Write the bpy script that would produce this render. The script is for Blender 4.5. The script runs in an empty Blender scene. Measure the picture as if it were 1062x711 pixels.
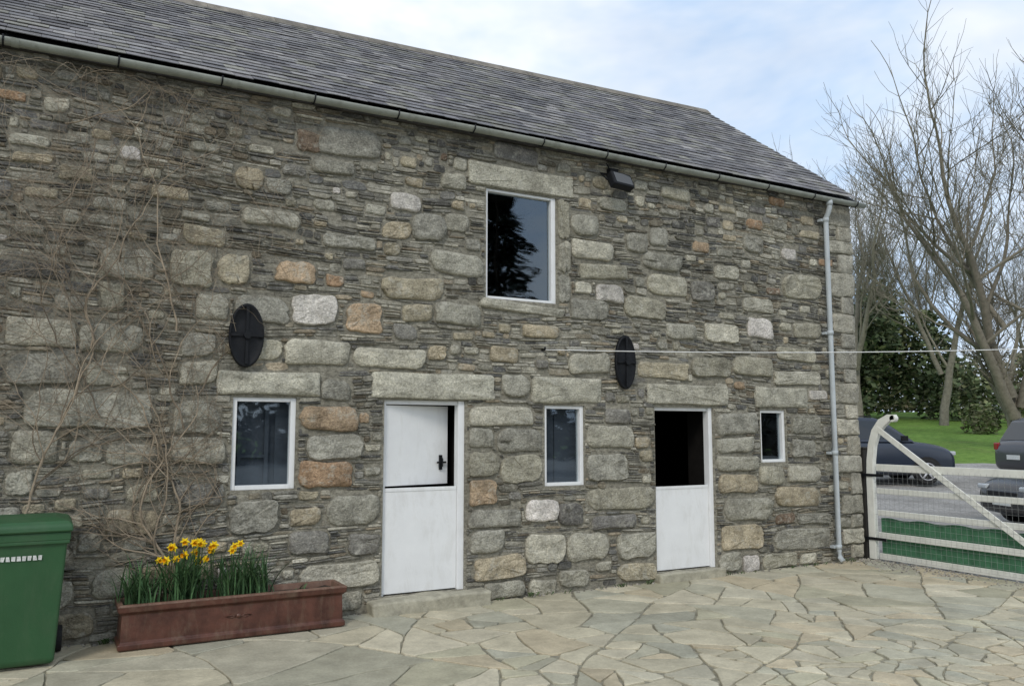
import bpy, bmesh, math, random
import numpy as np
from mathutils import Vector, Matrix, noise
random.seed(11); rnd=random.random
def ru(a,b): return a+(b-a)*random.random()
scene=bpy.context.scene
COL=scene.collection

# ------------------------------------------------------------------ helpers
def link(o,parent=None):
    COL.objects.link(o)
    if parent: o.parent=parent
    return o
def empty(name,loc=(0,0,0),rz=0.):
    e=bpy.data.objects.new(name,None); e.location=loc; e.rotation_euler=(0,0,rz); e.empty_display_size=.3
    return link(e)
class MB:
    def __init__(s): s.v=[];s.f=[];s.c=[];s.sm=[];s.mi=[]
    def add(s,vs,fs,col=(1,1,1),smooth=False,mi=0):
        o=len(s.v); s.v.extend(vs); s.c.extend([col]*len(vs))
        for f in fs: s.f.append(tuple(i+o for i in f)); s.sm.append(smooth); s.mi.append(mi)
    def build(s,name,mats,parent=None):
        me=bpy.data.meshes.new(name); me.from_pydata(s.v,[],s.f)
        if not isinstance(mats,(list,tuple)): mats=[mats]
        for m in mats: me.materials.append(m)
        me.polygons.foreach_set('use_smooth',s.sm); me.polygons.foreach_set('material_index',s.mi)
        a=me.color_attributes.new('Col','FLOAT_COLOR','POINT')
        c=np.ones((len(s.v),4),dtype=np.float32); c[:,:3]=np.array(s.c,dtype=np.float32).reshape(-1,3)
        a.data.foreach_set('color',c.ravel()); me.update()
        return link(bpy.data.objects.new(name,me),parent)
    def box(s,x0,y0,z0,x1,y1,z1,col=(1,1,1),mi=0):
        v=[(x0,y0,z0),(x1,y0,z0),(x1,y1,z0),(x0,y1,z0),(x0,y0,z1),(x1,y0,z1),(x1,y1,z1),(x0,y1,z1)]
        s.add(v,[(0,3,2,1),(4,5,6,7),(0,1,5,4),(1,2,6,5),(2,3,7,6),(3,0,4,7)],col,False,mi)
    def tube(s,pts,rad,n=6,col=(1,1,1),cap=True,mi=0,smooth=True):
        pts=[Vector(p) for p in pts]; vs=[];k=len(pts)
        up=Vector((0.13,0.31,0.94))
        for i,p in enumerate(pts):
            d=(pts[min(i+1,k-1)]-pts[max(i-1,0)])
            if d.length<1e-6: d=Vector((0,0,1))
            d.normalize(); a=d.cross(up)
            if a.length<.05: a=d.cross(Vector((1,0,0)))
            a.normalize(); b=d.cross(a)
            r=rad[i] if hasattr(rad,'__len__') else rad
            for j in range(n):
                t=2*math.pi*j/n; vs.append(tuple(p+a*(r*math.cos(t))+b*(r*math.sin(t))))
        fs=[(i*n+j,i*n+(j+1)%n,(i+1)*n+(j+1)%n,(i+1)*n+j) for i in range(k-1) for j in range(n)]
        if cap: fs+= [tuple(range(n))[::-1],tuple(range((k-1)*n,k*n))]
        s.add(vs,fs,col,smooth,mi)
def bev(o,w=.005,seg=2):
    m=o.modifiers.new('b','BEVEL'); m.width=w; m.segments=seg; m.limit_method='ANGLE'; m.angle_limit=math.radians(35); return o

# ------------------------------------------------------------------ materials
def newmat(name):
    m=bpy.data.materials.new(name); m.use_nodes=True; nt=m.node_tree
    return m,nt,nt.nodes['Principled BSDF']
def nd(nt,t,**kw):
    n=nt.nodes.new(t)
    for k,v in kw.items(): setattr(n,k,v)
    return n
def noisen(nt,vec,scale,detail=4,rough=.6,dist=0.):
    n=nd(nt,'ShaderNodeTexNoise'); n.inputs['Scale'].default_value=scale; n.inputs['Detail'].default_value=detail
    n.inputs['Roughness'].default_value=rough; n.inputs['Distortion'].default_value=dist
    nt.links.new(vec,n.inputs['Vector']); return n.outputs['Fac']
def ramp(nt,fac,a,b,ca=(0,0,0,1),cb=(1,1,1,1)):
    r=nd(nt,'ShaderNodeValToRGB'); e=r.color_ramp.elements
    e[0].position=a;e[0].color=ca;e[1].position=b;e[1].color=cb
    nt.links.new(fac,r.inputs[0]); return r.outputs[0]
def mix(nt,fac,a,b,mode='MIX'):
    m=nd(nt,'ShaderNodeMix',data_type='RGBA',blend_type=mode)
    for s,v in ((m.inputs[0],fac),(m.inputs[6],a),(m.inputs[7],b)):
        if isinstance(v,(int,float)): s.default_value=v
        elif isinstance(v,tuple): s.default_value=v if len(v)==4 else v+(1,)
        else: nt.links.new(v,s)
    return m.outputs[2]
def coord(nt,scale=(1,1,1),rot=(0,0,0)):
    t=nd(nt,'ShaderNodeTexCoord'); m=nd(nt,'ShaderNodeMapping'); m.inputs['Scale'].default_value=scale; m.inputs['Rotation'].default_value=rot
    nt.links.new(t.outputs['Object'],m.inputs[0]); return m.outputs[0]
def bump(nt,h,strength,dist,prev=None):
    b=nd(nt,'ShaderNodeBump'); b.inputs['Strength'].default_value=strength; b.inputs['Distance'].default_value=dist
    nt.links.new(h,b.inputs['Height'])
    if prev is not None: nt.links.new(prev,b.inputs['Normal'])
    return b.outputs[0]
def attr(nt):
    a=nd(nt,'ShaderNodeAttribute'); a.attribute_name='Col'; return a.outputs['Color']
def gray(v): return (v,v,v,1)

def mat_stone(name,bscale,bdist,lich,speck):
    m,nt,p=newmat(name); c=coord(nt); cs=coord(nt,bscale)
    base=attr(nt)
    n1=noisen(nt,c,6,5,.7); base=mix(nt,1.,base,ramp(nt,n1,.28,.72,gray(.55),gray(1.45)),'MULTIPLY')
    n2=noisen(nt,c,55,2,.7); base=mix(nt,1.,base,ramp(nt,n2,.3,.7,gray(1-speck),gray(1+speck)),'MULTIPLY')
    n3=noisen(nt,c,10,4,.75,.3); base=mix(nt,ramp(nt,n3,.53,.64,gray(0),gray(lich)),base,(.49,.475,.405,1))
    n4=noisen(nt,c,1.9,3,.65,.5); base=mix(nt,ramp(nt,n4,.55,.72,gray(0),gray(.42)),base,(.115,.107,.082,1))
    nt.links.new(base,p.inputs['Base Color']); p.inputs['Roughness'].default_value=.92
    p.inputs['Specular IOR Level'].default_value=.15
    nt.links.new(bump(nt,noisen(nt,cs,1,4,.7),1.,bdist),p.inputs['Normal']); return m
M_slate=mat_stone('slate_rubble_stone',(9,9,60),.022,.42,.35)
M_gran=mat_stone('granite_block',(17,17,24),.032,.5,.35)
def mat_mortar():
    m,nt,p=newmat('lime_mortar'); c=coord(nt,(1,1,1.6)); 
    n=noisen(nt,c,16,5,.75); base=ramp(nt,n,.32,.66,(.12,.112,.088,1),(.43,.405,.325,1))
    n2=noisen(nt,c,1.3,2,.6); base=mix(nt,ramp(nt,n2,.45,.70,gray(0),gray(.5)),base,(.15,.14,.105,1))
    nt.links.new(base,p.inputs['Base Color']); p.inputs['Roughness'].default_value=.95
    nt.links.new(bump(nt,noisen(nt,c,28,5,.75),1.,.025),p.inputs['Normal']); return m
M_mortar=mat_mortar()
def mat_gable():
    m,nt,p=newmat('rubble_walling'); c=coord(nt,(3,3,12))
    v=nd(nt,'ShaderNodeTexVoronoi'); v.inputs['Scale'].default_value=1; nt.links.new(c,v.inputs['Vector'])
    b=ramp(nt,v.outputs['Color'],0,1,(.1,.095,.08,1),(.36,.33,.27,1))
    v2=nd(nt,'ShaderNodeTexVoronoi',feature='DISTANCE_TO_EDGE'); v2.inputs['Scale'].default_value=1; nt.links.new(c,v2.inputs['Vector'])
    b=mix(nt,ramp(nt,v2.outputs['Distance'],.02,.1),(.13,.12,.095,1),b)
    nt.links.new(b,p.inputs['Base Color']); p.inputs['Roughness'].default_value=.95
    nt.links.new(bump(nt,v2.outputs['Distance'],1,.05),p.inputs['Normal']); return m
M_gable=mat_gable()
def mat_simple(name,col,rough=.6,var=.2,scale=8,metal=0,bs=0,bscale=60,spec=.4,dirt=0,dirtcol=(.12,.11,.08,1)):
    m,nt,p=newmat(name); c=coord(nt)
    n=noisen(nt,c,scale,4,.65)
    b=mix(nt,1.,tuple(col)+(1,),ramp(nt,n,.3,.7,gray(1-var),gray(1+var)),'MULTIPLY')
    if dirt:
        n2=noisen(nt,coord(nt,(1,1,.35)),scale*1.6,5,.75,.4); b=mix(nt,ramp(nt,n2,.5,.78,gray(0),gray(dirt)),b,dirtcol)
    nt.links.new(b,p.inputs['Base Color']); p.inputs['Roughness'].default_value=rough; p.inputs['Metallic'].default_value=metal
    p.inputs['Specular IOR Level'].default_value=spec
    if bs: nt.links.new(bump(nt,noisen(nt,c,bscale,4,.6),.6,bs),p.inputs['Normal'])
    return m
def mat_attr(name,rough=.8,var=.2,scale=8,bs=0.,bscale=50,spec=.3):
    m,nt,p=newmat(name); c=coord(nt); b=mix(nt,1.,attr(nt),ramp(nt,noisen(nt,c,scale,4,.7),.3,.7,gray(1-var),gray(1+var)),'MULTIPLY')
    nt.links.new(b,p.inputs['Base Color']); p.inputs['Roughness'].default_value=rough; p.inputs['Specular IOR Level'].default_value=spec
    if bs: nt.links.new(bump(nt,noisen(nt,c,bscale,4,.7),.8,bs),p.inputs['Normal'])
    return m
M_white=mat_simple('white_gloss_paint',(.76,.77,.77),.45,.04,4,bs=.002,bscale=9,dirt=.28,dirtcol=(.40,.38,.32,1))
M_gatew=mat_simple('weathered_white_paint',(.72,.72,.66),.6,.08,6,bs=.003,dirt=.35,dirtcol=(.36,.36,.27,1))
M_black=mat_simple('black_iron',(.007,.008,.010),.6,.2,20,bs=.003,spec=.25)
M_dark=mat_simple('painted_interior_shade',(.012,.011,.010),.9,.2,spec=.1)  # near-black colour stands in for the shade inside the barn
M_gutter=mat_simple('grey_gutter_paint',(.27,.285,.25),.55,.15,4,dirt=.6,dirtcol=(.10,.10,.075,1))
M_pipe=mat_simple('grey_downpipe_paint',(.44,.48,.50),.5,.08,4,dirt=.25)
M_green=mat_simple('green_plastic',(.026,.088,.034),.5,.10,3,bs=.002,bscale=150,spec=.4,dirt=.25,dirtcol=(.10,.13,.08,1))
M_rubber=mat_simple('rubber',(.015,.015,.015),.8)
M_label=mat_simple('white_label',(.6,.62,.6),.5,.3,60)
M_terra=mat_simple('brown_glazed_terracotta',(.085,.034,.023),.4,.45,6,bs=.007,bscale=18,spec=.4,dirt=.6,dirtcol=(.17,.125,.085,1))
M_terrat=mat_simple('worn_terracotta_rim',(.15,.085,.06),.6,.4,9,bs=.006,bscale=22,spec=.3,dirt=.6,dirtcol=(.25,.2,.15,1))
M_soil=mat_simple('soil',(.03,.022,.015),.95,.4,30,bs=.02)
M_boardg=mat_simple('green_windbreak_netting',(.055,.16,.085),.8,.25,12,bs=.004)
M_wire=mat_simple('galvanised_wire',(.28,.29,.28),.5,.1)
M_rope=mat_simple('white_rope',(.7,.7,.68),.8,.1)
M_paint=lambda n,c: mat_simple(n,c,.25,.03,2,spec=.7)
M_curtain=mat_simple('blue_grey_board',(.075,.085,.105),.7,.15,6)
M_steps=mat_attr('step_stone',.9,.3,9,.012,22)
def mat_glass():
    m=bpy.data.materials.new('window_glass'); m.use_nodes=True; nt=m.node_tree; nt.nodes.clear()
    o=nd(nt,'ShaderNodeOutputMaterial'); mx=nd(nt,'ShaderNodeMixShader'); t=nd(nt,'ShaderNodeBsdfTransparent'); g=nd(nt,'ShaderNodeBsdfGlossy')
    t.inputs[0].default_value=(.75,.8,.82,1); g.inputs[0].default_value=(.74,.88,1,1); g.inputs['Roughness'].default_value=.02
    c=coord(nt); nt.links.new(bump(nt,noisen(nt,c,2.5,1,.5),.15,.01),g.inputs['Normal'])
    mx.inputs[0].default_value=.15
    nt.links.new(t.outputs[0],mx.inputs[1]); nt.links.new(g.outputs[0],mx.inputs[2]); nt.links.new(mx.outputs[0],o.inputs[0]); return m
M_glass=mat_glass()
M_carglass=mat_simple('car_glass',(.015,.018,.02),.08,.0,spec=.8)
M_roofs=mat_attr('roof_slate',.65,.4,7,.004,40,.3)
def mat_pave():
    m,nt,p=newmat('sandstone_paving'); c=coord(nt)
    b=attr(nt)
    b=mix(nt,1.,b,ramp(nt,noisen(nt,c,3.5,5,.7),.3,.7,gray(.78),gray(1.2)),'MULTIPLY')
    b=mix(nt,1.,b,ramp(nt,noisen(nt,c,45,4,.7),.3,.7,gray(.87),gray(1.11)),'MULTIPLY')
    b=mix(nt,ramp(nt,noisen(nt,c,1.1,5,.7,.5),.5,.75,gray(0),gray(.5)),b,(.26,.24,.17,1))
    b=mix(nt,ramp(nt,noisen(nt,c,19,4,.6),.64,.74,gray(0),gray(.3)),b,(.17,.16,.12,1))
    nt.links.new(b,p.inputs['Base Color']); p.inputs['Roughness'].default_value=.8; p.inputs['Specular IOR Level'].default_value=.3
    nt.links.new(bump(nt,noisen(nt,c,13,5,.65),.8,.012),p.inputs['Normal']); return m
M_pave=mat_pave()
M_joint=mat_simple('sandy_joint',(.24,.225,.17),.95,.45,9,bs=.012)
def mat_ground(name,c1,c2,sc,bs,c3=None):
    m,nt,p=newmat(name); c=coord(nt)
    b=ramp(nt,noisen(nt,c,sc,5,.7),.3,.7,c1+(1,),c2+(1,))
    b=mix(nt,1.,b,ramp(nt,noisen(nt,c,sc*.06,4,.6),.3,.7,gray(.75),gray(1.25)),'MULTIPLY')
    if c3: b=mix(nt,ramp(nt,noisen(nt,c,sc*.15,4,.7),.55,.7,gray(0),gray(.7)),b,c3+(1,))
    nt.links.new(b,p.inputs['Base Color']); p.inputs['Roughness'].default_value=.95; p.inputs['Specular IOR Level'].default_value=.15
    nt.links.new(bump(nt,noisen(nt,c,sc*2,5,.75),1.,bs),p.inputs['Normal']); return m
M_grass=mat_ground('grass',(.07,.14,.025),(.18,.29,.06),4,.06,(.15,.19,.06))
M_gravel=mat_ground('gravel',(.19,.185,.175),(.40,.39,.37),14,.02,(.24,.23,.21))
M_bark=mat_attr('bark',.9,.3,6,.01,20)
M_leaf=mat_attr('foliage',.7,.3,2,0,spec=.3)
M_petal=mat_attr('daffodil',.6,.1,20)

# ------------------------------------------------------------------ terrain
CAM=Vector((-3.52,-8.35,1.88))
def hgt(x,y):
    d=(x+3.52)*.485+(y+8.35)*.875-18.5
    s=math.log1p(math.exp(min(d,40)*1.0)) if d<40 else d
    s=min(s,44+ (max(0,s-44))*.15)
    return .075*s
def W(X,Z): return (-3.52+X*.875+Z*.485,-8.35-X*.485+Z*.875)
def sheet(name,xs,ys,mat,dz=0):
    m=MB(); nx=len(xs);vs=[(x,y,hgt(x,y)+dz) for y in ys for x in xs]
    fs=[(j*nx+i,j*nx+i+1,(j+1)*nx+i+1,(j+1)*nx+i) for j in range(len(ys)-1) for i in range(nx-1)]
    m.add(vs,fs,(1,1,1),True); return m.build(name,mat)
def axis(lo,hi,fine0,fine1,st):
    a=list(np.arange(fine0,fine1+.01,st)); g=st;x=fine1
    while x<hi: g*=1.35; x+=g; a.append(min(x,hi))
    x=fine0; g=st; b=[]
    while x>lo: g*=1.35; x-=g; b.append(max(x,lo))
    return b[::-1]+a
sheet('ground',axis(-600,600,-10,60,2),axis(-600,600,-12,60,2),M_grass)
def driveway():
    m=MB(); vs=[];fs=[]; Xs=list(np.arange(2,46.1,1.)); Zs=list(np.arange(9.,28.1,1.))
    for j,Z in enumerate(Zs):
        for i,X in enumerate(Xs):
            zz=Z+(.5*math.sin(X*.5)+.3*math.sin(X*1.3) if j==len(Zs)-1 else 0)
            x,y=W(X,zz); x=max(x,7.0) ; vs.append((x,y,hgt(x,y)+.03))
    n=len(Xs)
    for j in range(len(Zs)-1):
        for i in range(n-1):
            q=(j*n+i,j*n+i+1,(j+1)*n+i+1,(j+1)*n+i)
            if max(vs[k][0] for k in q)>7.01: fs.append(q)
    m.add(vs,fs,(1,1,1),True); m.build('driveway',M_gravel)
driveway()
sheet('courtyard_base',[-16,-9,0,7.0],[-9,-4,.05],M_joint,.034)
sheet('added_reflection_yard',[-40,-16,0,6.9,24,45,70],[-48,-30,-18,-9.01],M_gravel,.018)  # unseen gravel added behind the camera so panes mirror less green grass

# crazy paving : recursive random splitting gives angular broken flags
def paving():
    m=MB(); X0,X1,Y0,Y1=-9.,6.98,-8.,0.0
    def area(p): return .5*abs(sum(p[i][0]*p[(i+1)%len(p)][1]-p[(i+1)%len(p)][0]*p[i][1] for i in range(len(p))))
    def clip(poly,nx,ny,k):
        out=[]
        for a in range(len(poly)):
            A=poly[a];B=poly[(a+1)%len(poly)]; da=A[0]*nx+A[1]*ny-k; db=B[0]*nx+B[1]*ny-k
            if da<=0: out.append(A)
            if (da<0)!=(db<0) and abs(da-db)>1e-9:
                t=da/(da-db); out.append((A[0]+t*(B[0]-A[0]),A[1]+t*(B[1]-A[1])))
        return out
    def target(x,y):
        near=max(0,min(1,(y+2.9)/1.6)); n=.5+.5*noise.noise(Vector((x*.5,y*.6,3)))
        t=.075+.27*near*n*1.6
        if x<-.8: t+=.14
        return t
    def wp(x,y):
        e=min(1,max(0,-y/.4))*min(1,max(0,(X1-x)/.4))
        a=noise.noise_vector(Vector((x*.6,y*.6,4)))*.34+noise.noise_vector(Vector((x*2.0,y*2.0,9)))*.045
        return (x+a.x*e,y+a.y*e)
    cells=[]; stack=[[(X0,Y0),(X1,Y0),(X1,Y1),(X0,Y1)]]
    while stack:
        p=stack.pop(); a=area(p); cx=sum(q[0] for q in p)/len(p); cy=sum(q[1] for q in p)/len(p)
        if a<target(cx,cy)*ru(.6,2.3): cells.append(p); continue
        sxx=sum((q[0]-cx)**2 for q in p);syy=sum((q[1]-cy)**2 for q in p);sxy=sum((q[0]-cx)*(q[1]-cy) for q in p)
        th=.5*math.atan2(2*sxy,sxx-syy); th+=random.gauss(0,.42)
        nx,ny=math.cos(th),math.sin(th); pr=[q[0]*nx+q[1]*ny for q in p]; k=min(pr)+(max(pr)-min(pr))*ru(.34,.66)
        A=clip(p,nx,ny,k);B=clip(p,-nx,-ny,-k)
        if len(A)<3 or len(B)<3: cells.append(p); continue
        stack+= [A,B]
    for poly in cells:
        q=[]; n=len(poly)
        for a in range(n):
            A=poly[a];P=poly[a-1];B=poly[(a+1)%n]; lp=math.hypot(A[0]-P[0],A[1]-P[1]); lb=math.hypot(B[0]-A[0],B[1]-A[1])
            c=min(ru(.01,.05) if rnd()<.75 else ru(.05,.10),lp*.3,lb*.3)
            if lp<.02 or lb<.02: q.append(A); continue
            q.append((A[0]+(P[0]-A[0])*c/lp,A[1]+(P[1]-A[1])*c/lp)); 
            p1=(A[0]+(B[0]-A[0])*c/lb,A[1]+(B[1]-A[1])*c/lb); q.append(p1)
            L=lb-2*c; ns=int(L/.10); ux,uy=(B[0]-A[0])/lb,(B[1]-A[1])/lb
            for s in range(1,ns):
                t=s/ns; o=ru(-.007,.007); q.append((p1[0]+ux*L*t-uy*-o,p1[1]+uy*L*t+ux*-o))
        q=[wp(*v) for v in q]
        cx=sum(a for a,b in q)/len(q); cy=sum(b for a,b in q)/len(q)
        def inset(w):
            r=[]
            for a,b in q:
                L=max(1e-4,math.hypot(a-cx,b-cy)); s=max(.25,(L-w)/L); r.append((cx+(a-cx)*s,cy+(b-cy)*s))
            return r
        g=ru(.006,.017); z=.05+ru(-.003,.003); tx,ty=ru(-.008,.008),ru(-.008,.008)
        r0,r1,r2=inset(g),inset(g+.002),inset(g+.010); n=len(q)
        f=lambda a,b:z+(a-cx)*tx+(b-cy)*ty
        vs=[(a,b,.028) for a,b in r0]+[(a,b,f(a,b)-.005) for a,b in r1]+[(a,b,f(a,b)) for a,b in r2]
        fs=[(k*n+j,k*n+(j+1)%n,(k+1)*n+(j+1)%n,(k+1)*n+j) for k in (0,1) for j in range(n)]+[tuple(range(2*n,3*n))]
        base=random.choice([(.47,.43,.315),(.45,.42,.32),(.49,.445,.325),(.41,.39,.295),(.48,.415,.29),(.43,.405,.29),(.38,.37,.29),(.52,.475,.355)])
        k=ru(.84,1.1); m.add(vs,fs,tuple(v*k for v in base))
    m.build('patio_paving',M_pave)
paving()

# ------------------------------------------------------------------ barn
barn=empty('stone_barn')
OP={'w1':(-1.95,1.32,-1.34,2.21),'d1':(-.42,.19,.52,2.21),'w2':(1.54,1.25,2.09,2.18),'d2':(3.146,.15,4.107,2.186),'w3':(4.954,1.462,5.427,2.168),'up':(.77,3.378,1.714,4.659)}
XL,XR,ZT=-9.,6.9,5.29
E=Vector((0,-.17,5.30)); zr=lambda x:7.72+.023*(x-4.3)
def wallshell():
    xs=sorted({XL,XR}|{v[0] for v in OP.values()}|{v[2] for v in OP.values()}); zs=sorted({-.1,ZT}|{v[1] for v in OP.values()}|{v[3] for v in OP.values()})
    m=MB()
    for i in range(len(xs)-1):
        for j in range(len(zs)-1):
            cx,cz=(xs[i]+xs[i+1])/2,(zs[j]+zs[j+1])/2
            if any(o[0]<cx<o[2] and o[1]<cz<o[3] for o in OP.values()): continue
            a,b,c,d=xs[i],xs[i+1],zs[j],zs[j+1]
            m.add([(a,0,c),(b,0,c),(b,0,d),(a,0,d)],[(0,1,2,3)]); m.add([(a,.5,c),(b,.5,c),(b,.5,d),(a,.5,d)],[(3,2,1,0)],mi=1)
    for a,c,b,d in OP.values():
        for y0,y1,mi in ((0,.12,0),(.12,.5,1)):  # inner part of each reveal painted near-black as shade
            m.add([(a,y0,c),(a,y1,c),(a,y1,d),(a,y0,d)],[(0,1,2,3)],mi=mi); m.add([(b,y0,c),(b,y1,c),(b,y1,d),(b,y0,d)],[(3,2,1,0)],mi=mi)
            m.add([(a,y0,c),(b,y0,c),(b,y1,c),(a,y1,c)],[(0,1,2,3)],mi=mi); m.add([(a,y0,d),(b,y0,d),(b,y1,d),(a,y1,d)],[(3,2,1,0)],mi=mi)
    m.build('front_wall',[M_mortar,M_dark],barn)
    g=MB()
    for x in (XL,XR):
        g.add([(x,0,-.1),(x,6.2,-.1),(x,6.2,ZT-.05),(x,3.1,zr(x)-.12),(x,0,ZT)],[(0,1,2,3,4)])
    g.add([(XL,6.2,-.1),(XR,6.2,-.1),(XR,6.2,ZT),(XL,6.2,ZT)],[(0,1,2,3)])
    g.build('gable_and_rear_walls',M_gable,barn)
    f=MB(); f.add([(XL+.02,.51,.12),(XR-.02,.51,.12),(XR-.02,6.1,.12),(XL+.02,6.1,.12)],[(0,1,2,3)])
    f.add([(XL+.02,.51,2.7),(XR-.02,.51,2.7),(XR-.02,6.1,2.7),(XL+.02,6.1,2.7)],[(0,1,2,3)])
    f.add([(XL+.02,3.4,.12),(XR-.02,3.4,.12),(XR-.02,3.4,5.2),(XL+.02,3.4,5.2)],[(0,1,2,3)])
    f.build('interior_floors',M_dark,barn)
wallshell()
BIG="""-119 476 -51 507 g,-201 426 -173 449 t,-170 425 -145 441 g,-142 473 -115 496 b,-126 453 -79 469 g,-39 424 -3 444 w,-48 393 -14 413 t,-13 395 27 427 g,26 410 54 430 g,-256 324 -217 359 g,-215 328 -183 359 t,-315 326 -270 355 g,-314 297 -294 324 g,-159 336 -118 359 o,-232 293 -202 319 g,-197 294 -144 321 g,-142 294 -95 326 w,-87 289 -46 321 o,-48 328 25 355 t,-24 305 11 324 t,8 359 75 386 g,13 304 72 330 g,21 457 50 476 g,56 468 193 494 L,-386 261 -331 286 g,-329 259 -276 285 g,-384 227 -326 257 g,-323 228 -286 250 g,-368 191 -265 225 g,-244 258 -212 281 g,-245 232 -210 255 g,-147 253 -81 280 g,-77 254 3 275 g,-55 223 85 250 L,-208 223 -113 246 L,-131 188 -72 214 o,-123 160 -65 186 g,-131 131 -75 158 o,-250 185 -207 217 g,-250 158 -200 183 g,-377 161 -341 190 g,-333 160 -306 181 g,-303 158 -259 177 g,-379 133 -358 155 g,-196 91 -149 121 g,-102 93 -45 124 g,-245 118 -199 140 d,-138 67 -99 90 d,-127 32 -45 57 g,-309 42 -274 67 g,-79 63 -45 85 d,56 194 139 216 g,56 169 87 192 g,56 137 94 166 g,57 106 91 135 o,57 83 122 103 g,57 56 100 81 g,62 26 126 52 t,76 5 126 24 g,90 163 150 192 g,96 130 150 161 g,139 221 232 250 L,188 256 247 283 g,97 225 135 253 g,128 86 171 110 w,128 38 180 72 g,184 36 241 72 g,170 8 213 29 g,132 3 166 22 g,213 167 279 196 g,211 129 271 161 g,211 94 311 121 g,216 72 284 89 d,255 33 311 66 g,254 9 312 30 t,305 222 433 247 L,415 184 489 213 g,415 159 479 180 g,415 136 487 156 g,418 106 486 133 t,425 70 511 101 g,420 33 492 67 t,414 8 452 31 g,456 4 485 26 w,487 220 585 248 L,544 117 606 141 g,553 184 610 211 g,551 151 599 177 g,490 116 535 142 g,517 85 605 111 t,513 28 621 55 g,490 5 553 25 g,192 424 232 452 g,192 395 253 419 g,273 412 306 437 g,309 423 341 448 g,203 373 275 391 g,228 344 267 368 w,189 321 245 347 g,268 329 335 356 g,305 361 371 388 g,298 393 361 416 g,232 460 276 478 g,331 488 380 505 g,378 358 418 384 d,418 391 462 410 g,472 433 508 456 g,528 469 557 483 g,545 429 574 446 w,543 375 621 410 g,476 313 522 342 w,469 349 523 369 g,399 305 459 331 g,335 305 383 327 g,563 318 618 341 g,529 285 606 305 g,448 262 519 288 g,373 257 443 285 g,290 253 368 275 t,519 251 614 271 g,173 340 190 374 g,173 376 191 414 g,173 416 190 464 g,66 324 182 335 g"""
bigs=[]
for t in BIG.split(','):
    q=t.split(); r=[float(v)/100 for v in q[:4]]
    bigs.append(r+[q[4]])
z=.08;k=0
while z<5.2:
    h=ru(.15,.34); w=ru(.38,.58) if k%2 else ru(.2,.34)
    bigs.append([XR-w,z,XR,min(z+h,5.22),'q']); z+=h+.015;k+=1
def overl(r,m=.025):
    for b in bigs:
        if r[0]<b[2]+m and r[2]>b[0]-m and r[1]<b[3]+m and r[3]>b[1]-m: return True
    for b in OP.values():
        if r[0]<b[2]+m and r[2]>b[0]-m and r[1]<b[3]+m and r[3]>b[1]-m: return True
    return False
for it in range(9000):
    x,z=ru(XL,XR-.3),ru(.05,5.2)
    low=z<2.75
    if not low and rnd()<.45: continue
    q=rnd()
    if q<(.5 if low else .2): w,h=ru(.3,.7),ru(.13,.28)
    elif q<.75: w,h=ru(.15,.38),ru(.09,.18)
    else: w,h=ru(.08,.2),ru(.06,.12)
    if not low: w*=.85;h*=.85
    r=[x,z,x+w,z+h]
    if x+w>XR or z+h>5.22 or overl(r,.012 if low else .035): continue
    bigs.append(r+[random.choice('gggggttdgbo' if rnd()<.4 else 'ggggttgdsw' if rnd()<.3 else 'ggggttdds')])
PAL={'g':[(.38,.363,.295),(.33,.318,.262),(.43,.408,.33),(.36,.34,.265),(.29,.28,.235)],'t':[(.40,.345,.245),(.37,.33,.24)],'o':[(.36,.245,.155),(.38,.285,.19)],'w':[(.62,.58,.53),(.53,.5,.45)],'d':[(.18,.173,.158),(.21,.202,.178)],'s':[(.25,.242,.205),(.28,.268,.22)],'b':[(.22,.165,.12)],'L':[(.43,.413,.335),(.39,.372,.302)],'q':[(.38,.362,.297),(.34,.325,.272),(.43,.405,.33)]}
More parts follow.
